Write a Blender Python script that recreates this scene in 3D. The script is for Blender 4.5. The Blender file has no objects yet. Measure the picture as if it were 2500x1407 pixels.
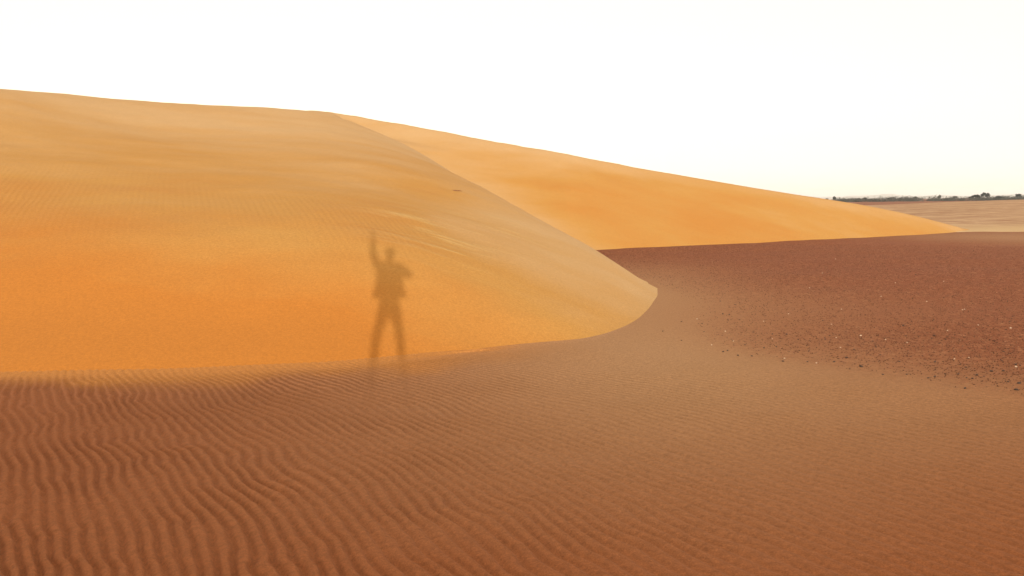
import bpy, bmesh, math, random
import numpy as np
from mathutils import Vector, Matrix

# ------------------------------------------------------------------ camera, world, sun, exposure
scene = bpy.context.scene
EYE = 1.5                                   # camera height over the sand it stands on
F = 1962.0                                  # focal length in photo pixels (2500 wide)
PITCH, ROLL = math.radians(6.07), 0.0104
fw = Vector((0, math.cos(PITCH), -math.sin(PITCH)))
rt0 = Vector((1, 0, 0)); up0 = rt0.cross(fw)
rt = (rt0*math.cos(ROLL) - up0*math.sin(ROLL)); up = (up0*math.cos(ROLL) + rt0*math.sin(ROLL))
cd = bpy.data.cameras.new('camera'); cam = bpy.data.objects.new('camera', cd)
scene.collection.objects.link(cam)
cd.sensor_width = 36.0; cd.lens = 36.0*F/2500.0
cd.clip_start = 0.05; cd.clip_end = 30000
M = Matrix((rt, up, -fw)).transposed().to_4x4(); M.translation = Vector((0, 0, EYE))
cam.matrix_world = M
scene.camera = cam

def ray(px, py):
    d = fw + rt*((px-1250)/F) - up*((py-703.5)/F)
    return np.array(d)
anti = Vector(ray(945, 643)).normalized()   # direction the sunlight travels
sun_el = math.asin(-anti.z); sx, sy = -anti.x, -anti.y
sun_az = math.atan2(sx, sy)                 # clockwise from +y
SKY_STRENGTH, SUN_STRENGTH, EXPOSURE = 0.15, 2.6, 1.15
world = bpy.data.worlds.new('World'); scene.world = world; world.use_nodes = True
nt = world.node_tree; bg = nt.nodes['Background']
sky = nt.nodes.new('ShaderNodeTexSky'); sky.sky_type = 'NISHITA'; sky.sun_disc = False
sky.sun_elevation = sun_el; sky.sun_rotation = sun_az
sky.air_density = 1.0; sky.dust_density = 1.0; sky.ozone_density = 1.0; sky.altitude = 300
hs = nt.nodes.new('ShaderNodeHueSaturation'); hs.inputs['Saturation'].default_value = 0.2
hs.inputs['Value'].default_value = 1.0
nt.links.new(sky.outputs[0], hs.inputs['Color'])
veil = nt.nodes.new('ShaderNodeMix'); veil.data_type = 'RGBA'; veil.inputs[0].default_value = 0.7   # dust in the air whitens the whole sky
nt.links.new(hs.outputs[0], veil.inputs[6]); veil.inputs[7].default_value = (5.0, 4.25, 3.1, 1)
nt.links.new(veil.outputs[2], bg.inputs['Color']); bg.inputs['Strength'].default_value = SKY_STRENGTH
sl = bpy.data.lights.new('sun', 'SUN'); sl.energy = SUN_STRENGTH; sl.angle = math.radians(0.5)
sl.color = (1.0, 0.95, 0.87)
sun = bpy.data.objects.new('sun', sl); scene.collection.objects.link(sun)
sun.rotation_euler = anti.to_track_quat('-Z', 'Y').to_euler(); sun.location = (0, -20, 30)
scene.view_settings.view_transform = 'Standard'; scene.view_settings.look = 'None'
scene.view_settings.exposure = EXPOSURE; scene.view_settings.gamma = 1

# ------------------------------------------------------------------ helpers
C = scene.collection
def tag(o, label=None, cat=None, group=None, kind=None):
    if label: o['label'] = label
    if cat: o['category'] = cat
    if group: o['group'] = group
    if kind: o['kind'] = kind
    return o
def link(name, me, mat=None, parent=None, smooth=True):
    o = bpy.data.objects.new(name, me); C.objects.link(o)
    if mat: me.materials.append(mat)
    if smooth: me.polygons.foreach_set('use_smooth', [True]*len(me.polygons))
    if parent: o.parent = parent
    return o
def empty(name, loc=(0, 0, 0)):
    o = bpy.data.objects.new(name, None); o.location = loc; o.empty_display_size = .2; C.objects.link(o); return o
def grid_mesh(name, X, Y, Z, attrs={}):
    nr, nc = X.shape
    me = bpy.data.meshes.new(name)
    me.vertices.add(nr*nc)
    co = np.stack([X, Y, Z+EYE], -1).reshape(-1).astype(np.float32)
    me.vertices.foreach_set('co', co)
    i = np.arange(nr*nc).reshape(nr, nc)
    q = np.stack([i[:-1, :-1], i[:-1, 1:], i[1:, 1:], i[1:, :-1]], -1).reshape(-1, 4)
    a, b, c = (co.reshape(-1, 3)[q[:, k]] for k in (0, 1, 2))
    if np.median(np.cross(b-a, c-a)[:, 2]) < 0: q = q[:, ::-1]
    n = len(q)
    me.loops.add(n*4); me.polygons.add(n)
    me.loops.foreach_set('vertex_index', q.reshape(-1).astype(np.int32))
    me.polygons.foreach_set('loop_start', (np.arange(n)*4).astype(np.int32))
    me.update(calc_edges=True)
    for k, v in attrs.items():
        at = me.attributes.new(k, 'FLOAT', 'POINT'); at.data.foreach_set('value', v.reshape(-1).astype(np.float32))
    return me
def hash2(ix, iy, s):
    n = (ix.astype(np.int64)*374761393 + iy.astype(np.int64)*668265263 + s*1274126177) & 0xffffffff
    n = ((n ^ (n >> 13))*1274126177) & 0xffffffff
    n = (n ^ (n >> 16)) & 0xffffffff
    return n/4294967295.0*2-1
def noise(x, y, s=0):
    ix, iy = np.floor(x), np.floor(y); fx, fy = x-ix, y-iy
    u = fx*fx*fx*(fx*(fx*6-15)+10); v = fy*fy*fy*(fy*(fy*6-15)+10)
    a, b = hash2(ix, iy, s), hash2(ix+1, iy, s); c, d = hash2(ix, iy+1, s), hash2(ix+1, iy+1, s)
    return (a*(1-u)+b*u)*(1-v) + (c*(1-u)+d*u)*v
def fbm(x, y, s=0, o=3):
    t, a = 0, 1
    for k in range(o):
        t = t + a*noise(x*2**k, y*2**k, s+k); a *= .5
    return t
def smax(a, b, k):
    h = np.clip(.5+.5*(a-b)/k, 0, 1); return b+(a-b)*h + k*h*(1-h)
def sstep(x, a, b):
    t = np.clip((x-a)/(b-a), 0, 1); return t*t*(3-2*t)

# ------------------------------------------------------------------ height of the ground (relative to the eye)
_sy = np.array([-1, 2, 5, 8, 11, 15.]); _st = np.array([0, .075, .075, .052, .02, 0.])
_gy = np.linspace(-1, 15, 400); _gs = np.interp(_gy, _sy, _st)
_gd = np.concatenate([[0], np.cumsum((_gs[1:]+_gs[:-1])/2*np.diff(_gy))])
PLAIN = -1.5 - _gd[-1]
def g0(x, y):
    return -1.5 - np.interp(y, _gy, _gd)
def hit(px, py):
    d = ray(px, py); t = 1.0
    lo, hi = .3, 13000.
    for _ in range(60):
        m = math.sqrt(lo*hi)
        if d[2]*m > g0(d[0]*m, d[1]*m): lo = m
        else: hi = m
    return d*lo
def at(px, py, Y):
    d = ray(px, py); return d*(Y/d[1])

class RBF:                                   # thin-plate interpolation over the ground plan
    def __init__(s, p, v, lam=0, sc=10.):
        s.p = np.asarray(p, float)/sc; s.sc = sc; v = np.asarray(v, float); n = len(v)
        A = np.zeros((n+3, n+3)); r = np.linalg.norm(s.p[:, None]-s.p[None], axis=-1)
        A[:n, :n] = s.k(r)+np.eye(n)*lam; A[:n, n] = 1; A[:n, n+1:] = s.p; A[n, :n] = 1; A[n+1:, :n] = s.p.T
        b = np.zeros(n+3); b[:n] = v; s.w = np.linalg.solve(A, b)
    @staticmethod
    def k(r): return np.where(r > 1e-9, r*r*np.log(np.maximum(r, 1e-9)), 0)
    def __call__(s, x, y):
        sh = x.shape; q = np.stack([x.ravel(), y.ravel()], -1)/s.sc; n = len(s.p)
        out = s.w[n] + q@s.w[n+1:]
        for i in range(n):
            out = out + s.w[i]*s.k(np.hypot(q[:, 0]-s.p[i, 0], q[:, 1]-s.p[i, 1]))
        return out.reshape(sh)

# far lobe: straight slip face with a long crest falling to the right
cb = np.array([hit(*p)[:2] for p in [(1400, 613), (1460, 611), (1680, 600), (1900, 590), (2100, 580), (2250, 573), (2350, 566)]])
cb = np.vstack([[-60, cb[0][1]-10], [-14, cb[0][1]-2.5], cb, [cb[-1][0]+8, cb[-1][1]+9]])
SLO = .50
def ybase(x): return np.interp(x, cb[:, 0], cb[:, 1])
cr = []
for px, py in [(600, 275), (700, 276), (800, 273), (900, 291), (1000, 309), (1230, 349), (1400, 380), (1560, 409), (1700, 435), (1840, 459), (1940, 475), (2020, 487), (2090, 498), (2150, 509), (2250, 531), (2350, 558)]:
    d = ray(px, py); t = np.linspace(30, 90, 6000); xx, yy, zz = d[0]*t, d[1]*t, d[2]*t
    f = PLAIN + SLO*(yy-ybase(xx)) - zz; k = np.argmax(f > 0)
    cr.append((xx[k], zz[k]))
cr = np.array(cr); 
def far_f(x, y):
    zc = np.interp(x, np.concatenate([[-60], cr[:, 0], [cr[-1, 0]+6]]), np.concatenate([[cr[0, 1]-1.], cr[:, 1], [PLAIN-.6]]))
    face_z = PLAIN + SLO*(y-ybase(x)); yc = ybase(x)+(zc-PLAIN)/SLO
    back = zc - .10*(y-yc)
    return -smax(-face_z, -back, .12) + .03
# near dune: toe, face, ridge and crest
cp = []
toe = [(-1100, 925), (-500, 925), (0, 919), (200, 914), (400, 907), (600, 896), (800, 884), (1000, 867), (1100, 860), (1200, 854), (1300, 846), (1400, 835), (1450, 826), (1500, 811), (1550, 787), (1580, 762), (1600, 735)]
def toe_slope(px): return np.interp(px, [0, 1100, 1300, 1450, 1600], [.5, .5, .42, .26, .2])
toe = [(a, b+np.interp(a, [-1100, 500, 800, 1050, 1250], [4, 6, 14, 12, 0])) for a, b in toe]
T = [hit(*t) for t in toe]
for i, p in enumerate(T):
    a = T[max(i-1, 0)]; b = T[min(i+1, len(T)-1)]; tx, ty = b[0]-a[0], b[1]-a[1]; L = math.hypot(tx, ty)
    nx, ny = -ty/L, tx/L                     # into the dune
    s = toe_slope(toe[i][0]); z = g0(p[0], p[1])
    cp += [(p[0], p[1], z), (p[0]-nx*1.2, p[1]-ny*1.2, z-1.2*s)]
tip = hit(1607, 712); cp += [(tip[0], tip[1], PLAIN), (tip[0]+1.3, tip[1]-.1, PLAIN-.32), (tip[0]+.5, tip[1]+1.6, PLAIN-.3), (tip[0]+.9, tip[1]-1.5, PLAIN-.27)]
for (px, py, Y) in [(1593, 691, 19.5), (1550, 669, 20.0), (1500, 640, 20.8), (1460, 613, 21.8), (1400, 584, 23.3), (1350, 558, 24.7), (1262, 508, 27.2), (1180, 464, 29.5), (1100, 420, 31.8), (1040, 386, 33.6), (960, 342, 36), (880, 307, 39), (830, 287, 41.5), (800, 274, 43.5), (750, 272, 43),
                    (690, 277, 41.5), (600, 277, 40), (500, 270, 38.5), (400, 261, 37), (200, 239, 34.5), (0, 219, 32), (-400, 190, 29), (-1100, 190, 26)]:
    p = at(px, py, Y); cp.append(tuple(p))
    if px > 1150:
        kk = .45 if px > 1540 else (.8 if px > 1480 else 1); cp.append((p[0]+1.3, p[1]+1.7, p[2]-1.05*kk)); cp.append((p[0]+2.6, p[1]+3.6, p[2]-2.2*kk))
    elif px < 830: cp += [(p[0]-.2, p[1]+2.5, p[2]-.22), (p[0]-.5, p[1]+6, p[2]-1.3)]
face = {-1100: [(750, 2.4), (600, 4.6), (500, 7), (400, 10.5), (300, 14)], -400: [(750, 2.1), (600, 4.0), (500, 6), (400, 9.3), (300, 13.5)],
        0: [(800, 1.35), (700, 2.5), (600, 3.9), (500, 6.1), (400, 10.0), (300, 15.2)],
        300: [(800, 1.2), (700, 2.3), (600, 3.6), (500, 6.0), (400, 11), (300, 19)],
        600: [(800, 1.1), (700, 2.15), (600, 3.5), (500, 6.2), (400, 12.5), (320, 20)],
        900: [(800, .9), (700, 1.95), (600, 3.4), (500, 6.8), (400, 13.5), (340, 21)],
        1100: [(780, .95), (680, 2.2), (600, 4.2), (500, 9.5)],
        1300: [(780, .95), (700, 2.6), (630, 4.9), (575, 7.7)],
        1420: [(770, 1.3), (690, 3.75), (640, 6.0)], 1510: [(755, 1.6), (690, 4.2)]}
for px, L in face.items():
    b = hit(px, np.interp(px, [t[0] for t in toe], [t[1] for t in toe]))
    for py, dy in L: cp.append(tuple(at(px, py, b[1]+dy)))
# behind the upper ridge the near face bends softly into the far slip face
def on_far(px, py):
    d = ray(px, py); t = np.linspace(25, 80, 5000); x, y, z = d[0]*t, d[1]*t, d[2]*t
    k = np.argmax(far_f(x, y) > z); return x[k], y[k], z[k]
for px, pys in ((840, (284,)), (880, (296, 291)), (960, (328, 312)), (1040, (368, 345, 322)), (1110, (405, 370, 338))):
    for py in pys:
        q = on_far(px, py); cp.append((q[0], q[1], q[2]-.3))
cp = np.array(cp)
near_rbf = RBF(cp[:, :2], cp[:, 2], lam=.003)
def curve(P_, k=8):
    P_ = [np.array(p[:2], float) for p in P_]; out = []
    for i in range(1, len(P_)-2):
        a, b, c, d = P_[i-1:i+3]
        for t in np.arange(k)/k:
            out.append(.5*(2*b+(c-a)*t+(2*a-5*b+4*c-d)*t*t+(3*b-a-3*c+d)*t**3))
    return np.array(out)
nose = curve([T[8], T[9], T[10], T[11], T[12], T[13], T[14], T[15], T[16], hit(1608, 722), hit(1608, 708), (3.70, 20.0), (3.80, 20.8), (3.75, 22.2), (3.6, 24), (3.4, 27), (2.5, 31), (0, 36), (-3, 40)])
def nose_sd(x, y):
    best = np.full(x.shape, 1e9); sg = np.zeros(x.shape)
    for a, b in zip(nose[:-1], nose[1:]):
        ab = b-a; L = np.hypot(*ab); t = np.clip(((x-a[0])*ab[0]+(y-a[1])*ab[1])/L/L, 0, 1)
        dx, dy = x-a[0]-ab[0]*t, y-a[1]-ab[1]*t; d = np.hypot(dx, dy); c = (ab[0]*dy-ab[1]*dx)
        m = d < best; best = np.where(m, d, best); sg = np.where(m, np.sign(c), sg)
    return best*sg
def near_f(x, y):
    z = near_rbf(x, y); m = (x > -1.2) & (x < 9) & (y > 9) & (y < 30)
    if not np.any(m): return z
    xm, ym = x[m], y[m]; sd = nose_sd(xm, ym)
    sl = .38; grow = .25*np.maximum(sd, 0)**2; cap = g0(xm, ym) + sl*sd + grow - .01
    w = sstep(xm, -1.2, .2); lift = .06*w*(1-sstep(sd, 1, 8))*(1-sstep(ym, 16.5, 22))
    zz = z[m]+lift; c = -smax(-zz, -cap, .12)
    z = z.copy(); z[m] = zz*(1-w)+c*w
    return z

def undul(x, y):
    return .05*fbm(x*.22, y*.22, 5, 3) + .018*fbm(x*.10+3, y*.42, 8, 2)*sstep(y, 15, 20) + .012*fbm(x*1.1, y*1.1, 15, 3)
def dune_z(x, y):
    n = near_f(x, y); f = far_f(x, y)
    n = n - .45*sstep(x, -9.3, -8)*sstep(y, 37.5, 41.5)
    lim = np.interp(x, cr[:, 0], cr[:, 1])-.35; n = np.where(x > -9.5, n - np.maximum(n-lim, 0)*sstep(x, -9.5, -7.5)*(y > 30), n)
    up_ = sstep(n, PLAIN+.1, PLAIN+1.2)
    d = smax(n, f, 1.7*np.ones_like(n)*sstep(n, PLAIN+2.4, PLAIN+5)*(1-.9*sstep(n, 2.6, 4.2))*(1-sstep(f, lim-1.1, lim-.2))+.01)
    return d + undul(x, y)*up_*sstep(np.hypot(x-3.5, y-18), 1, 6)

# ------------------------------------------------------------------ ripple phase of the foreground
samp = [(60, 1050, 90, 37), (60, 950, 80, 24), (150, 1300, 94, 42), (60, 1380, 96, 48), (250, 1220, 92, 40), (300, 1000, 72, 30), (300, 1150, 86, 37), (400, 1350, 90, 46), (520, 1330, 82, 44), (500, 1000, 40, 24), (600, 1200, 52, 32), (700, 1380, 62, 42), (500, 930, 50, 17),
        (700, 950, 25, 16), (850, 950, 15, 13), (1000, 1100, 25, 18), (1200, 1250, 32, 25), (900, 1350, 48, 36), (1500, 1250, 22, 20), (1550, 1370, 28, 26), (1400, 1000, 12, 10), (1200, 950, 8, 9), (2000, 1100, 12, 13), (2300, 1300, 20, 22), (2000, 1380, 24, 27), (800, 1150, 40, 25)]
rows, rhs = [], []
def basis(x, y):
    x = x/5; y = y/5
    return [[1, 0, 2*x, y, 0, 3*x*x, 2*x*y, y*y, 0, 4*x**3, 2*x*y*y], [0, 1, 0, x, 2*y, 0, x*x, 2*x*y, 3*y*y, 0, 2*x*x*y]]
for px, py, ang, lam in samp:
    a = math.radians(ang); p = hit(px, py)
    q = hit(px+6*math.cos(a), py+6*math.sin(a)); r_ = hit(px+lam*math.sin(a), py-lam*math.cos(a))
    t = (q-p)[:2]; t /= np.linalg.norm(t); n = np.array([-t[1], t[0]])
    if n[0] > 0: n = -n
    w = abs(np.dot((r_-p)[:2], n)); w = min(max(w, .070), .115)*.93
    k = 2*math.pi/w
    bx, by = basis(p[0], p[1])
    rows += [bx, by]; rhs += [k*n[0]*5, k*n[1]*5]
cf = np.linalg.lstsq(np.array(rows), np.array(rhs), rcond=None)[0]
def phase(x, y):
    x = x/5; y = y/5
    b = [x, y, x*x, x*y, y*y, x**3, x*x*y, x*y*y, y**3, x**4, x*x*y*y]
    return sum(c*t for c, t in zip(cf, b))
def ripples(x, y):
    xc = np.clip(x, -11, 9); yc = np.clip(y, 1, 13)
    wx = .060*noise(x*1.1, y*1.1, 11) + .026*noise(x*3.0, y*3.0, 12) + .009*noise(x*7, y*7, 14)
    wy = .060*noise(x*1.1, y*1.1, 21) + .026*noise(x*3.0, y*3.0, 22) + .009*noise(x*7, y*7, 24)
    ph = phase(xc+wx, yc+wy) + (x-xc)*50 + (y-yc)*8
    ph = ph + 1.3*sstep(fbm(x*.9, y*.9, 31, 2), -.1, .25)     # where two trains of ripples meet
    s = np.sin(ph); prof = s + .22*np.sin(2*ph+.9) - .12*np.abs(s)
    amp = .0122*(1+.35*noise(x*1.7, y*1.7, 41))
    side = 1.05 - .60*sstep(x + .10*y, -1.2, 2.2) - .15*sstep(x, 2, 6)
    fade = 1-sstep(y + .5*np.maximum(x, 0) + .4*noise(x*.8, y*.8, 43), 10.0, 13.0)
    back = sstep(y, -3, 1)*(1-sstep(np.abs(x), 11, 14))
    return amp*side*fade*back*prof
def toe_mask(x, y, n):                       # 1 at the foot of the dune, 0 a metre or so out
    return sstep(n + .22*fbm(x*.9, y*.9, 71, 2), g0(x, y)-.72, g0(x, y)-.08)
def ground_z(x, y, fine=True):
    z = g0(x, y) + .02*fbm(x*.35, y*.35, 3, 2)*sstep(np.hypot(x, y), 1, 4)*sstep(np.hypot(x-3.5, y-17), 3, 6)
    near = (np.hypot(x, y) < 45)
    n = np.where(near & (y > 5), near_f(np.clip(x, -45, 12), np.clip(y, 5, 50)), -9)
    left = 1-sstep(x, -1.2, 3)
    z = smax(z, np.minimum(n-.03-.07*left, z+.45*left+.015), .03+.24*left)
    if fine: z = z + ripples(x, y)*(1-.8*sstep(n, g0(x, y)-.30, g0(x, y))*left)
    far_drop = np.hypot(x, y); z = z + .35*fbm(x*.01, y*.01, 9, 3)*sstep(far_drop, 60, 500)*.3
    return z

# ------------------------------------------------------------------ where gravel and where pale sand lie (plan of the place)
def plan(pts):
    P_ = [hit(px, py) for px, py, v in pts]
    # log-polar plan keeps far and near points comparable
    q = [(math.atan2(p[0], p[1])*10, math.log(math.hypot(p[0], p[1]))*6) for p in P_]
    r = RBF(q, [v for *_, v in pts], lam=.01)
    def f(x, y):
        rr = np.maximum(np.hypot(x, y), 1.5)
        return r(np.clip(np.arctan2(x, y), -.9, .9)*10, np.log(np.minimum(rr, 160))*6)
    return f
gravel_f = plan([(1480, 625, .95), (1600, 640, .8), (1560, 625, 1), (1700, 620, 1), (1900, 610, 1), (2200, 600, 1), (2450, 600, .95), (2500, 640, 1), (2400, 580, .1), (2490, 584, .05), (2300, 578, .35), (2450, 594, .6), (2300, 590, .85), (2100, 588, 1), (2490, 568, .8), (2330, 570, .8),
    (1640, 660, .35), (1610, 720, -.05), (1700, 700, .45), (1850, 690, .75), (2100, 680, .9), (2300, 690, .95), (1700, 760, .15), (1850, 750, .32), (2050, 760, .42), (2250, 770, .5), (2450, 750, .75), (2480, 840, 1), (2350, 850, .8),
    (1700, 830, .1), (1850, 840, .38), (2000, 850, .48), (2150, 860, .5), (1650, 860, -.1), (1850, 910, -.1), (2000, 925, .0), (2200, 940, 0), (2400, 950, .2), (2500, 965, .1), (1500, 870, -.1), (1250, 900, -.1), (900, 930, 0), (0, 960, 0),
    (2450, 1050, -.1), (2000, 1050, -.1), (1500, 1050, -.1), (1250, 1300, 0), (200, 1300, 0), (2300, 1350, 0), (2500, 525, .9), (2100, 520, .9), (1900, 900, -.08), (2300, 905, .35), (2450, 900, .55)])
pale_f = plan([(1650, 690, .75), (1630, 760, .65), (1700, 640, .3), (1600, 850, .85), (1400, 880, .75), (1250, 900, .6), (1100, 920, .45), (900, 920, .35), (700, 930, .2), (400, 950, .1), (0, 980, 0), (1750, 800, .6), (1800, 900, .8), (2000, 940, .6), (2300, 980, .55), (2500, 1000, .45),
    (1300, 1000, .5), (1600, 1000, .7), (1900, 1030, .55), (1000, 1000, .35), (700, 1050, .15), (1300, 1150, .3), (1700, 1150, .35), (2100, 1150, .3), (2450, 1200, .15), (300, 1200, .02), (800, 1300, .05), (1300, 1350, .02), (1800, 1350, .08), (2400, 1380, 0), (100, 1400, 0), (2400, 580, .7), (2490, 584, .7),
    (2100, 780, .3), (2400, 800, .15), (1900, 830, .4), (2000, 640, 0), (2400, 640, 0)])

# ------------------------------------------------------------------ materials
def newmat(name):
    m = bpy.data.materials.new(name); m.use_nodes = True
    n = m.node_tree; b = n.nodes['Principled BSDF']; b.inputs['Roughness'].default_value = .95
    b.inputs['Specular IOR Level'].default_value = .15
    return m, n, b
def N(n, t, **k):
    x = n.nodes.new(t)
    for a, v in k.items(): setattr(x, a, v)
    return x
def mixc(n, fac, a, b):
    x = N(n, 'ShaderNodeMix', data_type='RGBA')
    for s, v in (('Factor', fac), ):
        if hasattr(v, 'is_output') or hasattr(v, 'links'): n.links.new(v, x.inputs[0])
        else: x.inputs[0].default_value = v
    for i, v in ((6, a), (7, b)):
        if hasattr(v, 'links'): n.links.new(v, x.inputs[i])
        else: x.inputs[i].default_value = (*v, 1)
    return x.outputs[2]
def tex_noise(n, scale, detail=2, rough=.5, stretch=None):
    g = N(n, 'ShaderNodeNewGeometry'); t = N(n, 'ShaderNodeTexNoise'); t.inputs['Scale'].default_value = scale
    t.inputs['Detail'].default_value = detail; t.inputs['Roughness'].default_value = rough
    if stretch:
        mp = N(n, 'ShaderNodeMapping'); mp.inputs['Scale'].default_value = stretch[0]; mp.inputs['Rotation'].default_value = stretch[1]
        n.links.new(g.outputs['Position'], mp.inputs[0]); n.links.new(mp.outputs[0], t.inputs['Vector'])
    else: n.links.new(g.outputs['Position'], t.inputs['Vector'])
    return t.outputs['Fac']
def ramp(n, sock, lo, hi, a=0, b=1):
    r = N(n, 'ShaderNodeMapRange'); r.inputs[1].default_value = lo; r.inputs[2].default_value = hi
    r.inputs[3].default_value = a; r.inputs[4].default_value = b; n.links.new(sock, r.inputs[0]); return r.outputs[0]
def math_(n, op, a, b):
    x = N(n, 'ShaderNodeMath', operation=op)
    for i, v in enumerate((a, b)):
        if hasattr(v, 'links'): n.links.new(v, x.inputs[i])
        else: x.inputs[i].default_value = v
    return x.outputs[0]
def attr(n, name):
    a = N(n, 'ShaderNodeAttribute', attribute_name=name); return a.outputs['Fac']
def grain(n, col, amt, big=28):                      # mottling of single grains, coarse enough to be seen close by
    f = ramp(n, tex_noise(n, 140, 3, .75), .3, .7, 1-amt, 1+amt)
    f2 = ramp(n, tex_noise(n, big, 4, .8), .3, .7, 1-amt*.9, 1+amt*.9)
    v = math_(n, 'MULTIPLY', f, f2)
    h = N(n, 'ShaderNodeVectorMath', operation='SCALE'); n.links.new(col, h.inputs[0]); n.links.new(v, h.inputs['Scale'])
    return h.outputs[0]
def bump(n, b, layers):
    prev = None
    for sock, dist, st in layers:
        x = N(n, 'ShaderNodeBump'); x.inputs['Distance'].default_value = dist; x.inputs['Strength'].default_value = st
        n.links.new(sock, x.inputs['Height'])
        if prev: n.links.new(prev, x.inputs['Normal'])
        prev = x.outputs[0]
    n.links.new(prev, b.inputs['Normal'])

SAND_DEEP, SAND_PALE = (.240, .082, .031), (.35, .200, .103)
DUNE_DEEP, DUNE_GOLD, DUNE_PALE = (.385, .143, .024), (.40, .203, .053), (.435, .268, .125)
GRAVEL = (.245, .082, .042)

m_ground, n, b = newmat('desert_ground')
patch = tex_noise(n, .9, 4, .6)
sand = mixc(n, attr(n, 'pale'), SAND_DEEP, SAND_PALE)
gm = tex_noise(n, 9, 5, .75); gfine = tex_noise(n, 45, 3, .7)
gcol = mixc(n, ramp(n, gfine, .42, .58), (.115, .027, .010), (.255, .078, .029))
gcol = mixc(n, ramp(n, tex_noise(n, 11, 6, .85, ((1, .45, 1), (0, 0, .2))), .5, .6), gcol, (.35, .145, .070))
gcol = mixc(n, ramp(n, tex_noise(n, 4, 6, .8), .42, .66), gcol, (.20, .053, .020))
gcol = mixc(n, ramp(n, tex_noise(n, .35, 3, .55, ((.35, 1, 1), (0, 0, 0))), .45, .75, 0, .6), gcol, (.20, .062, .030))
gf = math_(n, 'ADD', attr(n, 'gravel'), ramp(n, gm, .3, .7, -.22, .22))
gf = N(n, 'ShaderNodeClamp'); 
n.links.new(math_(n, 'ADD', attr(n, 'gravel'), ramp(n, gm, .3, .7, -.30, .30)), gf.inputs[0])
gfac = math_(n, 'MULTIPLY', gf.outputs[0], ramp(n, attr(n, 'gravel'), .0, .2))
col = mixc(n, gfac, sand, gcol)
col = mixc(n, attr(n, 'toe'), col, (.385, .160, .042))
col = grain(n, col, .27)
n.links.new(col, b.inputs['Base Color'])
bump(n, b, [(tex_noise(n, 160, 3, .8), .004, .5), (gm, .03, .15)])

m_dune, n, b = newmat('dune_sand')
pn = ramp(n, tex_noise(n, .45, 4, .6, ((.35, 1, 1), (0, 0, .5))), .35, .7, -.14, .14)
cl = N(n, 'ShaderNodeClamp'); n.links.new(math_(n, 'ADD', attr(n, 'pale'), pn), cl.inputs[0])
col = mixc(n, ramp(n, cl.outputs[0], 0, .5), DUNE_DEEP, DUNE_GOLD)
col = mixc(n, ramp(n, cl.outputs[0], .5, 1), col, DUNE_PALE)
streak = ramp(n, tex_noise(n, 1.0, 5, .7, ((.45, 3.2, .5), (0, 0, math.radians(38)))), .5, .75)
col = mixc(n, math_(n, 'MULTIPLY', streak, attr(n, 'streak')), col, (.48, .33, .14))
col = grain(n, col, .18, 24)
n.links.new(col, b.inputs['Base Color'])
geo = N(n, 'ShaderNodeNewGeometry'); mp = N(n, 'ShaderNodeMapping'); mp.inputs['Rotation'].default_value = (0, 0, math.radians(-22))
n.links.new(geo.outputs['Position'], mp.inputs[0])
wv = N(n, 'ShaderNodeTexWave'); wv.inputs['Scale'].default_value = 2.6; wv.inputs['Distortion'].default_value = 2.2; wv.inputs['Detail'].default_value = 3; wv.inputs['Detail Scale'].default_value = .5
n.links.new(mp.outputs[0], wv.inputs['Vector'])
bump(n, b, [(tex_noise(n, 150, 3, .8), .004, .35), (math_(n, 'MULTIPLY', wv.outputs['Fac'], attr(n, 'rip')), .02, .6),
            (math_(n, 'MULTIPLY', streak, attr(n, 'streak')), .05, .5)])

m_far, n, b = newmat('far_sand')
fn = tex_noise(n, .12, 6, .75, ((.8, 1.0, 1), (0, 0, .6)))
f3 = tex_noise(n, .8, 5, .8, ((1.2, .35, 1), (0, 0, .5)))
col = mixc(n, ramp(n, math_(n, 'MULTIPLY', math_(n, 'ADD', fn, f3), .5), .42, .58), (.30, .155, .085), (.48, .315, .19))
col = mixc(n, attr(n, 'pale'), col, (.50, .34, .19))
n.links.new(col, b.inputs['Base Color'])
bump(n, b, [(f3, .4, .6), (fn, 1.0, .3)])

# ------------------------------------------------------------------ ground
th = np.radians(np.concatenate([np.linspace(-180, -56, 60), np.linspace(-55, 50, 1250), np.linspace(51, 180, 60)]))
r = np.concatenate([[.02, .3, .7], np.geomspace(1.1, 4.5, 390), np.geomspace(4.5, 15, 620)[1:], np.geomspace(15, 60, 170)[1:], np.geomspace(60, 13500, 130)[1:]])
TH, R = np.meshgrid(th, r); X, Y = R*np.sin(TH), R*np.cos(TH)
Z = ground_z(X, Y)
nn = np.where(np.hypot(X, Y) < 45, near_f(np.clip(X, -45, 12), np.clip(Y, 5, 50)), -9)
toe_a = toe_mask(X, Y, nn)*(1-sstep(X, -2.2, 1.6))*.95*(nn > g0(X, Y)-3)*(Y > 5)
toe_a = np.maximum(toe_a, sstep(nn-g0(X, Y), -.10, -.02)*(1-sstep(X, -.6, .6))*(Y > 5)*(nn > -8))
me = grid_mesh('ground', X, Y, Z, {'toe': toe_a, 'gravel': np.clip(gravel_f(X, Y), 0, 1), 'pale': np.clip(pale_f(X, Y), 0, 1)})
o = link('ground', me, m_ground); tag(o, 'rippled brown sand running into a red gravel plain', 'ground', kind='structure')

# ------------------------------------------------------------------ dune
th = np.radians(np.linspace(-75, 36, 640)); r = np.concatenate([np.geomspace(8.5, 24, 330), np.geomspace(24, 100, 330)[1:]])
TH, R = np.meshgrid(th, r); X, Y = R*np.sin(TH), R*np.cos(TH)
Z = dune_z(X, Y)
Z = np.where(Z < g0(X, Y)-.5, g0(X, Y)-.5, Z)
def proj(X, Y, Z):
    p = np.stack([X, Y, Z], -1); d = p@np.array(fw)
    return 1250+F*(p@np.array(rt))/d, 703.5-F*(p@np.array(up))/d
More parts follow.
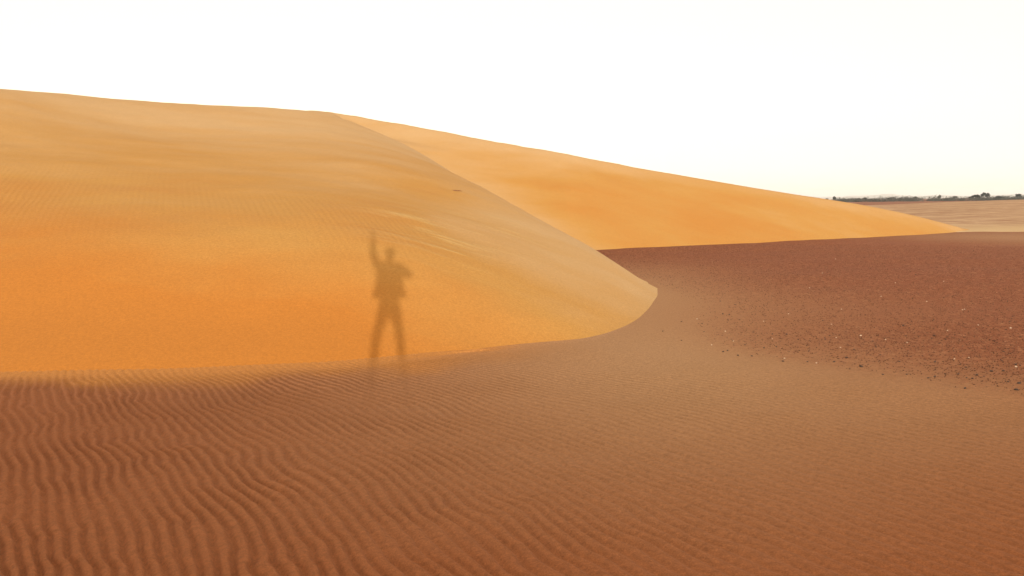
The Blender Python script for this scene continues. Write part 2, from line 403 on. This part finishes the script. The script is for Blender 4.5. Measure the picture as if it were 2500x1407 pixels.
# pale sand plus painted-in crest haze: wind-swept upper face, rounded ridge and nose
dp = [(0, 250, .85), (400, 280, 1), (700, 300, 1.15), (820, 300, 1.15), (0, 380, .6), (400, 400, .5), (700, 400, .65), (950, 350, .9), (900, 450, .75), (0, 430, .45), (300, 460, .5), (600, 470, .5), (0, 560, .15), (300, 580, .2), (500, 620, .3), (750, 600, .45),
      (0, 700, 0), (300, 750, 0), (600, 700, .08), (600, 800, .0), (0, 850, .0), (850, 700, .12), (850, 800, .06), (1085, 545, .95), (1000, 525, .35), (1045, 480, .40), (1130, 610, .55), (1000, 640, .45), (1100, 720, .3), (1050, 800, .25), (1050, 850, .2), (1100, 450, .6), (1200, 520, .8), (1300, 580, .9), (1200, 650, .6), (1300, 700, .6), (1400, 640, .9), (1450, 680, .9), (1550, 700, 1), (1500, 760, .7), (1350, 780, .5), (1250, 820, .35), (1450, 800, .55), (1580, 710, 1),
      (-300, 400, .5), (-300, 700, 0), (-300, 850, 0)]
# anchor each to its place on the near face
def on_dune(px, py):
    d = ray(px, py); t = np.geomspace(9, 60, 4000); x, y, z = d[0]*t, d[1]*t, d[2]*t
    k = np.argmax(near_f(x, y) > z); return np.array([x[k], y[k], z[k]])
def plan_d(pts):
    P_ = [on_dune(a, b_) for a, b_, v in pts]
    rb = RBF([(p[0]/p[1]*20, math.log(p[1])*12) for p in P_], [v for *_, v in pts], lam=.01)
    return lambda x, y: rb(np.clip(x/y, -1, .4)*20, np.log(np.clip(y, 10, 45))*12)
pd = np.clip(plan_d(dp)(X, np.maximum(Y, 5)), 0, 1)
nz, fz = near_f(X, Y), far_f(X, Y)
isfar = sstep(fz-nz, -.8, 1.2)
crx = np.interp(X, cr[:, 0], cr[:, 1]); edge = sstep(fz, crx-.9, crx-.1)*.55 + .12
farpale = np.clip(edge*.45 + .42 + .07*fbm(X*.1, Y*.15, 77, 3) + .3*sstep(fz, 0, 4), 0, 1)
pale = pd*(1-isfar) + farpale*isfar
q1 = on_dune(1060, 560); q2 = on_dune(1130, 510)
def blob(c, sx_, sy_): return np.exp(-((X-c[0])/sx_)**2-((Y-c[1])/sy_)**2)
streak_a = np.clip(blob(q1, 1.3, 1.8)+.35*blob(on_dune(1050, 600), .8, 1.0)+.5*blob(on_dune(1230, 560), 1.5, 3), 0, 1)*(1-isfar)
r1 = on_dune(350, 500); r2 = on_dune(100, 450)
rip = np.clip(.8*blob(r1, 3.5, 1.8)+.8*blob(r2, 3, 2.2)+.5*blob(on_dune(900, 560), 1.2, 1.6), 0, 1)*(1-isfar)*(.45+.55*sstep(noise(X*.5, Y*.5, 55), -.3, .5))*.6
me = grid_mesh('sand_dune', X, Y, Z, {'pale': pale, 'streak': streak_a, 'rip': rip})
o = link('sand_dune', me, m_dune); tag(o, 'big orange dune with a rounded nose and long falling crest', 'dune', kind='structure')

# ------------------------------------------------------------------ distant sand sheet on the right
def sheet_z(x, y):
    d = np.hypot(x, y); a = x/y
    left = sstep(a, .36, .66)
    z = PLAIN + .05*sstep(d, 49, 58) + 1.5*left*sstep(d, 60, 250)**.7*1.0 + .10*fbm(x*.05, y*.05, 61, 3)*sstep(d, 60, 90)
    z = z - 2.5*sstep(d, 255, 300)
    z = z - .4*(1-sstep(y - .25*(x-30) + 2.0*noise(a*9, d*0, 5), 49.0, 52.0))
    return z
a = np.linspace(.30, 1.3, 500); d = np.geomspace(44, 320, 380)
A, D = np.meshgrid(a, d); X = D*np.sin(np.arctan(A)); Y = D*np.cos(np.arctan(A))
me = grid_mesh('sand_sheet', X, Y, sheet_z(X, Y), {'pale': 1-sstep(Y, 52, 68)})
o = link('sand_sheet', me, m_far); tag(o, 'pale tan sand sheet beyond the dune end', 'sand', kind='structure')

# ------------------------------------------------------------------ far hills
def plain_mat(name, col, rough=.9, spec=.15):
    m, n, b = newmat(name); v = tex_noise(n, 8, 3, .6)
    b.inputs['Roughness'].default_value = rough; b.inputs['Specular IOR Level'].default_value = spec
    c = mixc(n, ramp(n, v, .3, .7), tuple(x*.8 for x in col), tuple(min(1, x*1.2) for x in col)); n.links.new(c, b.inputs['Base Color'])
    return m
m_hill = plain_mat('hill_rock', (.42, .33, .24))
a = np.radians(np.linspace(8, 62, 700)); d = np.linspace(10500, 12500, 40)
A, D = np.meshgrid(a, d); X, Y = D*np.sin(A), D*np.cos(A)
u = (D-10500)/2000
prof = .6*(45 + 22*noise(A*24, A*0, 81) + 14*noise(A*60, A*0, 82) + 6*noise(A*190, A*0, 83) + 30*np.exp(-((A-math.atan((2165-1250)/F))/.012)**2) + 30*sstep(A, .52, .58))
Z = -20 + (prof+20)*np.sin(np.clip(u, 0, 1)*math.pi)**.8 + 3*noise(X*.004, Y*.004, 84)
me = grid_mesh('hills', X, Y, Z); o = link('hills', me, m_hill); tag(o, 'low pale hills on the horizon beyond the trees', 'hills', kind='structure')

# ------------------------------------------------------------------ trees on the horizon
m_bark = plain_mat('tree_bark', (.07, .05, .04)); m_leaf = plain_mat('tree_leaf', (.042, .044, .036)); m_leaf_b = plain_mat('scrub_leaf', (.060, .056, .046))
rnd = random.Random(4)
def leaf_cloud(vs, fs, c, R, n, size):
    for _ in range(n):
        while True:
            p = [rnd.uniform(-1, 1) for _ in range(3)]
            q = sum(t*t for t in p)
            if .15 < q < 1: break
        p = [c[i]+p[i]*R[i] for i in range(3)]
        u = Vector([rnd.gauss(0, 1) for _ in range(3)]).normalized(); v = u.orthogonal().normalized()
        s = size*rnd.uniform(.6, 1.3); k = len(vs); P_ = Vector(p)
        vs += [P_+u*s, P_+v*s*.7, P_-u*s, P_-v*s*.7]; fs.append((k, k+1, k+2, k+3))
def tube(vs, fs, a, b, ra, rb, seg=6):
    a, b = Vector(a), Vector(b); d = (b-a).normalized(); u = d.orthogonal().normalized(); v = d.cross(u); k = len(vs)
    for p, r_ in ((a, ra), (b, rb)):
        for i in range(seg):
            t = i/seg*2*math.pi; vs.append(p+u*math.cos(t)*r_+v*math.sin(t)*r_)
    for i in range(seg):
        j = (i+1) % seg; fs.append((k+i, k+j, k+seg+j, k+seg+i))
    fs.append(tuple(range(k+seg, k+2*seg)))
def mesh_of(name, vs, fs):
    me = bpy.data.meshes.new(name); me.from_pydata([tuple(v) for v in vs], [], fs); me.update(); return me
def build_tree(h, spread, seed):
    rnd.seed(seed)
    tv, tf, lv, lf = [], [], [], []
    p = Vector((0, 0, -.3)); top = Vector((rnd.uniform(-.3, .3), rnd.uniform(-.3, .3), h*.45))
    tube(tv, tf, p, top, .22, .14)
    for k in range(6):
        a_ = k*1.05+rnd.uniform(-.3, .3); e = top+Vector((math.cos(a_)*spread*rnd.uniform(.35, .8), math.sin(a_)*spread*rnd.uniform(.35, .8), h*rnd.uniform(.1, .42)))
        tube(tv, tf, top, e, .11, .04)
        leaf_cloud(lv, lf, e, (spread*.42, spread*.42, h*.16), 90, .30)
    leaf_cloud(lv, lf, top+Vector((0, 0, h*.38)), (spread*.35, spread*.35, h*.17), 90, .30)
    return mesh_of('trunk', tv, tf), mesh_of('crown', lv, lf)
kinds = [build_tree(5.0, 2.4, 1), build_tree(6.0, 1.7, 2), build_tree(4.6, 2.9, 3)]
for t_, c_ in kinds:
    t_.materials.append(m_bark); c_.materials.append(m_leaf)
def ground_at(x, y):
    return float(ground_z(np.array([[x]]), np.array([[y]]), False)[0, 0]) + EYE
trees = [(2019, 610, 0, .75, 'small dark tree at the left end of the far treeline, beside the dune crest'), (2038, 600, 1, .95, 'slim dark tree second from the left end of the far treeline'),
         (2111, 605, 0, .85, 'rounded dark tree under the highest pale hill of the horizon'), (2172, 600, 2, .85, 'broad low dark tree just right of the pale hill'), (2233, 590, 1, .8, 'slim dark tree in the middle of the far treeline'),
         (2293, 590, 1, 1.0, 'slim tree standing above the scrub, alone between the middle and the tall group'), (2331, 585, 0, .9, 'rounded dark tree left of the tall group in the treeline'),
         (2374, 570, 2, 1.1, 'broad dark tree first of the tall group in the treeline'), (2385, 575, 0, 1.15, 'dark tree second of the tall group in the treeline'), (2399, 565, 1, 1.25, 'tallest slim dark tree of the far treeline, third of the tall group'),
         (2411, 570, 1, 1.2, 'tall dark tree last of the tall group in the treeline'), (2437, 570, 2, .95, 'broad dark tree right of the tall group in the treeline'), (2486, 565, 0, 1.2, 'dark tree at the right end of the far treeline')]
for i, (px, D_, k, sc, lab) in enumerate(trees):
    d = ray(px, 485); x, y = d[0]/d[1]*D_, D_
    t = empty('desert_tree', (x, y, ground_at(x, y))); t.rotation_euler.z = i*1.3; t.scale = (sc*.8, sc*.8, sc*.78)
    tag(t, lab, 'tree', 'trees standing above the distant scrub')
    for nm, me in zip(('trunk', 'crown'), kinds[k]):
        c_ = bpy.data.objects.new(nm, me); C.objects.link(c_); c_.parent = t
rnd.seed(9); vs, fs = [], []
for i in range(700):                                     # the continuous belt of low scrub
    xx = rnd.uniform(150, 620); yy = rnd.uniform(555, 660) - (xx-150)*.03
    h = rnd.uniform(1.9, 3.3)*(1.0+.45*float(noise(np.array(xx*.03), np.array(1.), 6)))*(.8+.5*min(1, max(0, (xx-230)/150)))
    leaf_cloud(vs, fs, (xx, yy, ground_at(xx, yy)+h*.4), (h*rnd.uniform(.9, 1.8), h*1.2, h*.62), 90, .36)
o = link('scrub', mesh_of('scrub', vs, fs), m_leaf_b, smooth=False); tag(o, 'dark belt of low scrub along the horizon', 'scrub', kind='stuff')

# ------------------------------------------------------------------ stones
def stone_mesh(seed, flat):
    bm = bmesh.new(); bmesh.ops.create_icosphere(bm, subdivisions=2, radius=.5); rr_ = random.Random(seed)
    ax = [(Vector([rr_.gauss(0, 1) for _ in range(3)]).normalized(), rr_.uniform(.26, .42)) for _ in range(9)]
    for v in bm.verts:
        for a_, dd in ax:
            e = v.co.dot(a_)-dd
            if e > 0: v.co -= a_*e*.85
        v.co.z *= flat; v.co.x *= 1.25
    me = bpy.data.meshes.new('stone'); bm.to_mesh(me); bm.free(); return me
m_dark = plain_mat('dark_stone', (.045, .024, .016), .7, .3); m_white = plain_mat('white_stone', (.66, .52, .38), .6, .3)
darks = [stone_mesh(k, .6+.1*(k % 3)) for k in range(6)]; whites = [stone_mesh(20+k, .7) for k in range(3)]
for me in darks: me.materials.append(m_dark)
for me in whites: me.materials.append(m_white)
rnd.seed(11)
def stone(p, size, me, name, lab, cat, grp):
    o = bpy.data.objects.new(name, me); C.objects.link(o)
    o.location = (p[0], p[1], ground_at(p[0], p[1])+size*.16); o.rotation_euler = (rnd.uniform(-.2, .2), rnd.uniform(-.2, .2), rnd.uniform(0, 6.28))
    o.scale = (size,)*3; tag(o, lab, cat, grp)
GD, GW = 'dark stones scattered on the gravel plain', 'white pebbles scattered on the gravel plain'
big_d = {(1395, 824): 'largest flat black stone on the near edge of the gravel, below the middle', (457, 465): 'lone black stone on the pale sand right of the dune nose',
         (1681, 548): 'round black stone in the middle of the gravel plain', (1889, 612): 'black stone above the one beside it, right of the plain middle', (2278, 852): 'flat black stone near the lower right edge of the gravel',
         (2445, 808): 'black stone touching a white pebble at the right edge', (2467, 940): 'black stone lying on bare sand at the far right', (2447, 985): 'lowest black stone on the sand at the far right'}
other_d = [(440, 378), (540, 401), (145, 288), (182, 292), (177, 517), (50, 582), (177, 643), (1150, 626), (1152, 636), (1970, 638), (1925, 668), (2063, 643), (1896, 787), (820, 688), (608, 673), (560, 744), (793, 601), (1135, 510), (1297, 762), (1523, 744), (1497, 692),
    (2055, 872), (1705, 878), (1543, 880), (2110, 900), (2150, 905), (1895, 892), (2392, 928), (2100, 973), (1966, 873), (2420, 482), (2388, 433), (865, 787), (490, 710), (1272, 402), (2360, 850), (968, 637), (665, 588), (890, 602), (737, 695), (1655, 787), (1213, 790), (317, 530), (330, 585), (460, 718), (655, 748), (1030, 790), (2180, 880), (2230, 890)]
for (zx, zy), lab in big_d.items(): 
    p = hit(1600+zx/2.778, 600+zy/2.778); stone(p, .050 if zx == 1395 else .042, rnd.choice(darks), 'stone', lab, 'stone', GD)
def where(p):
    a_ = math.degrees(math.atan2(p[0], p[1])); d_ = math.hypot(p[0], p[1])
    side = 'nearest the dune nose' if a_ < 17 else ('at mid width' if a_ < 25 else 'towards the right edge')
    row = 'near margin' if d_ < 12.5 else ('middle' if d_ < 16.5 else 'far part')
    return '%s of the red gravel plain, %s' % (row, side)
def LD(p): return 'small dark stone in the ' + where(p)
def LW(p): return 'tiny white pebble in the ' + where(p)
for zx, zy in other_d:
    p = hit(1600+zx/2.778, 600+zy/2.778); stone(p, rnd.uniform(.024, .034), rnd.choice(darks), 'stone', LD(p), 'stone', GD)
big_w = {(1392, 610): 'brightest white pebble near the middle of the gravel plain', (2410, 563): 'white pebble by itself near the right edge of the plain', (2447, 822): 'white pebble beside a black stone at the right edge'}
for (zx, zy), lab in big_w.items():
    p = hit(1600+zx/2.778, 600+zy/2.778); stone(p, .030, rnd.choice(whites), 'pebble', lab, 'pebble', GW)
for zx, zy in [(1981, 580), (1840, 378), (1562, 638), (1228, 625), (733, 514), (875, 765), (1093, 798), (793, 632), (1707, 660), (2128, 760), (1262, 432), (903, 463), (1628, 252), (1530, 344), (1046, 285), (1222, 92), (1134, 189), (382, 672), (530, 647), (283, 498), (1255, 694), (2098, 432), (2083, 436), (2190, 543), (475, 582), (2028, 768), (1195, 534), (1955, 240)]:
    p = hit(1600+zx/2.778, 600+zy/2.778); stone(p, .012+.0007*p[1], rnd.choice(whites), 'pebble', LW(p), 'pebble', GW)
def scatter(n, lo, hi, pw):
    out = []
    while len(out) < n:
        a_ = rnd.uniform(-.02, .62); rr_ = lo*(hi/lo)**rnd.random(); x, y = rr_*math.sin(a_), rr_*math.cos(a_)
        out.append((x, y))
    out = np.array(out); g = gravel_f(out[:, 0], out[:, 1]); keep = np.array([rnd.random() for _ in out]) < np.clip(g-.12, 0, 1)**pw*.95
    nf = near_f(out[:, 0], out[:, 1]); ff = far_f(out[:, 0], out[:, 1]); gg = g0(out[:, 0], out[:, 1])
    return out[keep & (nf < gg-.15) & (ff < gg-.1)]
pts = scatter(430, 9.5, 26, 1.3)[:185]
for x, y in pts: stone((x, y), rnd.uniform(.014, .024)*(1+y*.012), rnd.choice(darks), 'stone', LD((x, y)), 'stone', GD)
# the gravel nobody could count
m_grav, n, b = newmat('gravel'); n.links.new(mixc(n, attr(n, 'tone'), (.055, .022, .014), (.42, .20, .11)), b.inputs['Base Color'])
pts = scatter(90000, 9.0, 42, .8)[:42000]
K = len(pts); rs = np.random.RandomState(3)
base = np.array([(1, 0, 0), (0, 1, 0), (-1, 0, 0), (0, -1, 0), (0, 0, .9), (0, 0, -.5)], float)
gz = ground_z(pts[:, 0][:, None], pts[:, 1][:, None], False)[:, 0]+EYE
size = rs.uniform(.004, .010, K)*(1+pts[:, 1]*.02); rot = rs.uniform(0, 6.28, K)
V = np.repeat(base[None], K, 0)*(1+rs.uniform(-.35, .35, (K, 6, 3)))*size[:, None, None]
cx_, sx2 = np.cos(rot)[:, None], np.sin(rot)[:, None]; vx, vy = V[:, :, 0]*cx_-V[:, :, 1]*sx2, V[:, :, 0]*sx2+V[:, :, 1]*cx_
V[:, :, 0] = vx+pts[:, 0][:, None]; V[:, :, 1] = vy+pts[:, 1][:, None]; V[:, :, 2] += gz[:, None]+.001
tri = np.array([(0, 1, 4), (1, 2, 4), (2, 3, 4), (3, 0, 4), (1, 0, 5), (2, 1, 5), (3, 2, 5), (0, 3, 5)])
fa = (tri[None]+np.arange(K)[:, None, None]*6).reshape(-1, 3)
me = bpy.data.meshes.new('gravel'); me.vertices.add(K*6); me.vertices.foreach_set('co', V.reshape(-1).astype(np.float32))
me.loops.add(len(fa)*3); me.polygons.add(len(fa)); me.loops.foreach_set('vertex_index', fa.reshape(-1).astype(np.int32)); me.polygons.foreach_set('loop_start', (np.arange(len(fa))*3).astype(np.int32)); me.update(calc_edges=True)
tone = np.where(rs.rand(K) < .80, rs.rand(K)*.25, rs.uniform(.3, .75, K)); at_ = me.attributes.new('tone', 'FLOAT', 'POINT'); at_.data.foreach_set('value', np.repeat(tone, 6).astype(np.float32))
o = link('gravel', me, m_grav, smooth=False); tag(o, 'fine dark and light gravel strewn over the red plain', 'gravel', kind='stuff')

# ------------------------------------------------------------------ twig on the dune
def dune_at(x, y): return float(dune_z(np.array([[x]]), np.array([[y]]))[0, 0])+EYE
p = on_dune(1117, 470); m_twig = plain_mat('dry_twig', (.24, .11, .05))
vs, fs = [], []
def tp(dx, dy, h): return Vector((p[0]+dx, p[1]+dy, dune_at(p[0]+dx, p[1]+dy)+h))
tube(vs, fs, tp(-.12, 0, .012), tp(.02, .02, .03), .014, .013); tube(vs, fs, tp(.02, .02, .03), tp(.13, .05, .04), .013, .005); tube(vs, fs, tp(.0, .02, .028), tp(.07, -.02, .06), .008, .004)
o = link('twig', mesh_of('twig', vs, fs), m_twig); tag(o, 'short brown dry twig lying high on the dune ridge', 'twig')

# ------------------------------------------------------------------ the person taking the picture, behind the camera, whose shadow falls on the dune
dh = Vector((anti.x, anti.y, 0)).normalized(); rh = Vector((dh.y, -dh.x, 0)); BACK = .46
PZ = EYE + BACK*math.tan(sun_el)   # the sunlight slopes down on its way forward
def B(u, v, w=0): return rh*u + dh*(w-BACK) + Vector((0, 0, v+PZ))
def skin(name, chains, mat, parent, sub=2, grow=1.0):
    vs, es, rad, roots = [], [], [], []
    idx = {}
    for ch in chains:
        prev = None
        for pt, r_ in ch:
            key = tuple(round(c, 4) for c in pt)
            if key not in idx: idx[key] = len(vs); vs.append(pt); rad.append(r_)
            k = idx[key]
            if prev is not None and prev != k: es.append((prev, k))
            prev = k
    me = bpy.data.meshes.new(name); me.from_pydata([tuple(B(*v)) for v in vs], es, []); me.update()
    o = bpy.data.objects.new(name, me); C.objects.link(o); o.parent = parent
    o.modifiers.new('skin', 'SKIN').use_smooth_shade = True
    for i, r_ in enumerate(rad):
        d = me.skin_vertices[0].data[i]; d.radius = tuple(q*grow for q in r_) if isinstance(r_, tuple) else (r_*grow, r_*grow)
    me.skin_vertices[0].data[0].use_root = True
    ss = o.modifiers.new('sub', 'SUBSURF'); ss.levels = sub; ss.render_levels = sub
    me.materials.append(mat); return o
m_skin = plain_mat('skin_tone', (.42, .24, .16), .6, .3); m_jacket = plain_mat('jacket_cloth', (.08, .09, .11)); m_trouser = plain_mat('trouser_cloth', (.12, .11, .09))
m_hair = plain_mat('hair', (.02, .015, .012)); m_shoe = plain_mat('shoe_leather', (.06, .04, .03), .6, .3)
man = empty('person', tuple(Vector((-dh.x*BACK, -dh.y*BACK, 0))))
man_inv = Matrix.Translation(man.location).inverted()
GV = -(PZ) + 0.0                                 # body coordinate of the ground
pel = (.02, -.60, 0); che = (.03, -.22, .0); nb = (.035, .0, 0)
def hand(base, dirv, side, curl, palm_n):
    """palm and five separate fingers growing from the wrist"""
    bx, d, s_, n_ = Vector(base), Vector(dirv).normalized(), Vector(side).normalized(), Vector(palm_n).normalized()
    pc = bx+d*.05; ch = [[(tuple(bx), .027), (tuple(pc), (.030, .020))]]
    for k, (off, ln) in enumerate(((-.030, .070), (-.010, .080), (.011, .075), (.030, .058))):
        a0 = bx+d*.088+s_*off; pts_ = [a0]; dd = d+s_*off*2.5
        for j in range(3):
            dd = (dd.normalized()+n_*curl*(j+.4)).normalized(); pts_.append(pts_[-1]+dd*ln/3*(1.15-.12*j))
        ch.append([(tuple(pc), (.030, .020))]+[(tuple(q), .0095-.0012*j) for j, q in enumerate(pts_)])
    t0 = bx+d*.03-s_*.03; t1 = t0+(d*.5-s_*.8+n_*.3)*.034; t2 = t1+(d*.9-s_*.4+n_*.4)*.030
    ch.append([(tuple(pc), (.030, .020)), (tuple(t0), .013), (tuple(t1), .011), (tuple(t2), .009)])
    return ch
lw, rw = (-.232, .48, .03), (.10, -.075, .36)
body = [[(pel, (.14, .10)), ((.025, -.42, 0), (.13, .09)), (che, (.15, .10)), ((.033, -.07, 0), (.13, .085)), (nb, (.06, .06)), ((.045, .075, .01), .048), ((.054, .135, .02), (.072, .082)), ((.058, .205, .015), (.078, .095)), ((.058, .26, .005), (.055, .07))],
        [(pel, (.14, .10)), ((-.08, -.70, 0), .085), ((-.18, -1.05, .03), .055), ((-.225, -1.42, 0), .038), ((-.24, GV+.04, .03), .035), ((-.26, GV+.03, .15), .028)],
        [(pel, (.14, .10)), ((.11, -.70, 0), .085), ((.15, -1.05, .03), .055), ((.17, -1.42, 0), .038), ((.175, GV+.04, .03), .035), ((.19, GV+.03, .15), .028)],
        [((.033, -.07, 0), (.13, .085)), ((-.135, -.04, 0), .062), ((-.235, .17, .10), .042), (lw, .029)],
        [((.033, -.07, 0), (.13, .085)), ((.20, -.045, 0), .062), ((.37, -.21, .03), .042), (rw, .028)]]
body += hand(lw, (-.05, 1, .02), (1, 0, .1), .10, (0, 0, 1)) + hand(rw, (-.86, .30, .34), (0, -.95, .2), .55, (0, -.1, .9))
skin('body', body, m_skin, man, 2, 1.1)
vs, fs = [], []; S = 32
TR = [(.005, .035, .060, .065), (-.012, .035, .085, .080), (-.045, .035, .165, .095), (-.085, .035, .215, .110), (-.15, .035, .222, .125), (-.25, .030, .215, .130), (-.34, .022, .220, .138), (-.42, .018, .238, .150), (-.49, .014, .262, .160), (-.53, .012, .268, .165), (-.49, .014, .250, .150), (-.36, .02, .20, .12)]
for j, (v, cu, ru, rw_) in enumerate(TR):
    for i in range(S):
        t = i/S*2*math.pi; hem = j in (8, 9, 10); wob = 1+.06*math.sin(3*t+1)*hem+.025*math.sin(7*t+j*.4)
        vs.append(B(cu+ru*wob*math.cos(t), v+.02*math.sin(2*t+.5)*hem, rw_*wob*math.sin(t)))
NR = len(TR)
for j in range(NR-1):
    for i in range(S): fs.append((j*S+i, j*S+(i+1) % S, (j+1)*S+(i+1) % S, (j+1)*S+i))
jo = link('jacket', mesh_of('jacket', vs, fs), m_jacket, man)
skin('sleeve', [[((-.10, -.09, 0), .075), ((-.150, -.035, 0), .072), ((-.236, .17, .10), .056), ((-.233, .43, .04), .044)]], m_jacket, man, 2, 1.2)
skin('sleeve', [[((.14, -.10, 0), .085), ((.215, -.085, 0), .078), ((.375, -.215, .03), .060), ((.17, -.11, .29), .048)]], m_jacket, man, 2, 1.2)
tr = [[((.02, -.54, 0), (.15, .115)), ((.02, -.62, 0), (.155, .115))],
      [((.02, -.62, 0), (.155, .115)), ((-.085, -.74, 0), .098), ((-.18, -1.05, .03), .080), ((-.226, -1.40, 0), .068)],
      [((.02, -.62, 0), (.155, .115)), ((.112, -.74, 0), .098), ((.152, -1.05, .03), .076), ((.171, -1.40, 0), .066)]]
skin('trousers', tr, m_trouser, man, 2, .93)
for x0 in (-.24, .175):
    dx = -.02 if x0 < 0 else .015
    skin('shoe', [[((x0, GV+.055, -.05), (.046, .05)), ((x0+dx*.3, GV+.055, .04), (.046, .045)), ((x0+dx, GV+.04, .13), (.045, .034)), ((x0+dx*1.4, GV+.035, .19), (.030, .024))]], m_shoe, man)
skin('hair', [[((.057, .135, -.045), (.085, .065)), ((.058, .215, -.018), (.105, .105)), ((.058, .278, .005), (.080, .085))]], m_hair, man)
skin('nose', [[((.058, .165, .095), .014), ((.058, .145, .112), .015)]], m_skin, man, 1)
for sgn in (-1, 1):
    skin('ear', [[((.057+sgn*.080, .185, .005), (.010, .020)), ((.057+sgn*.082, .155, .008), (.008, .012))]], m_skin, man, 1)
    skin('eye', [[((.057+sgn*.032, .188, .082), .011), ((.057+sgn*.032, .186, .086), .011)]], plain_mat('eye', (.5, .48, .45), .3, .5), man, 1)
skin('mouth', [[((.035, .105, .085), .006), ((.058, .103, .092), .008), ((.080, .105, .085), .006)]], plain_mat('lips', (.35, .13, .10)), man, 1)
for ch_ in list(man.children): ch_.matrix_parent_inverse = man_inv
tag(man, 'person waving one raised arm, whose shadow falls on the dune', 'person')
# the phone in the hand, just behind the camera's own position
bm = bmesh.new(); bmesh.ops.create_cube(bm, size=1)
for v in bm.verts:
    q = B(.0+v.co.x*.15, -.035+v.co.z*.075, BACK-.06+v.co.y*.008); v.co = q
bmesh.ops.bevel(bm, geom=bm.edges[:], offset=.003, segments=2, affect='EDGES')
me = bpy.data.meshes.new('phone'); bm.to_mesh(me); bm.free()
ph = link('phone', me, plain_mat('phone_case', (.02, .02, .022), .4, .5)); tag(ph, 'black phone held up in the hand of the person', 'phone')
bm = bmesh.new(); bmesh.ops.create_cube(bm, size=1)
for v in bm.verts: v.co = B(.0+v.co.x*.142, -.035+v.co.z*.068, BACK-.0655+v.co.y*.002)
me = bpy.data.meshes.new('screen'); bm.to_mesh(me); bm.free(); link('screen', me, plain_mat('screen_glass', (.01, .01, .012), .1, .5), ph)

# ------------------------------------------------------------------ haze
HZ = 1.1e-4
bm = bmesh.new(); bmesh.ops.create_cube(bm, size=1)
for v in bm.verts: v.co = Vector((v.co.x*28400, v.co.y*28400, 64 + v.co.z*180))
me = bpy.data.meshes.new('haze'); bm.to_mesh(me); bm.free()
m = bpy.data.materials.new('haze_air'); m.use_nodes = True; n = m.node_tree
n.nodes.remove(n.nodes['Principled BSDF']); pv = n.nodes.new('ShaderNodeVolumePrincipled'); pv.inputs['Color'].default_value = (.97, .97, 1.0, 1); pv.inputs['Density'].default_value = HZ; pv.inputs['Anisotropy'].default_value = 0
n.links.new(pv.outputs[0], n.nodes['Material Output'].inputs['Volume'])
o = link('haze', me, m, smooth=False); tag(o, kind='stuff', label='thin dusty air over the desert', cat='haze')
#print('polys', sum(len(o.data.polygons) for o in C.objects if o.type == 'MESH'))
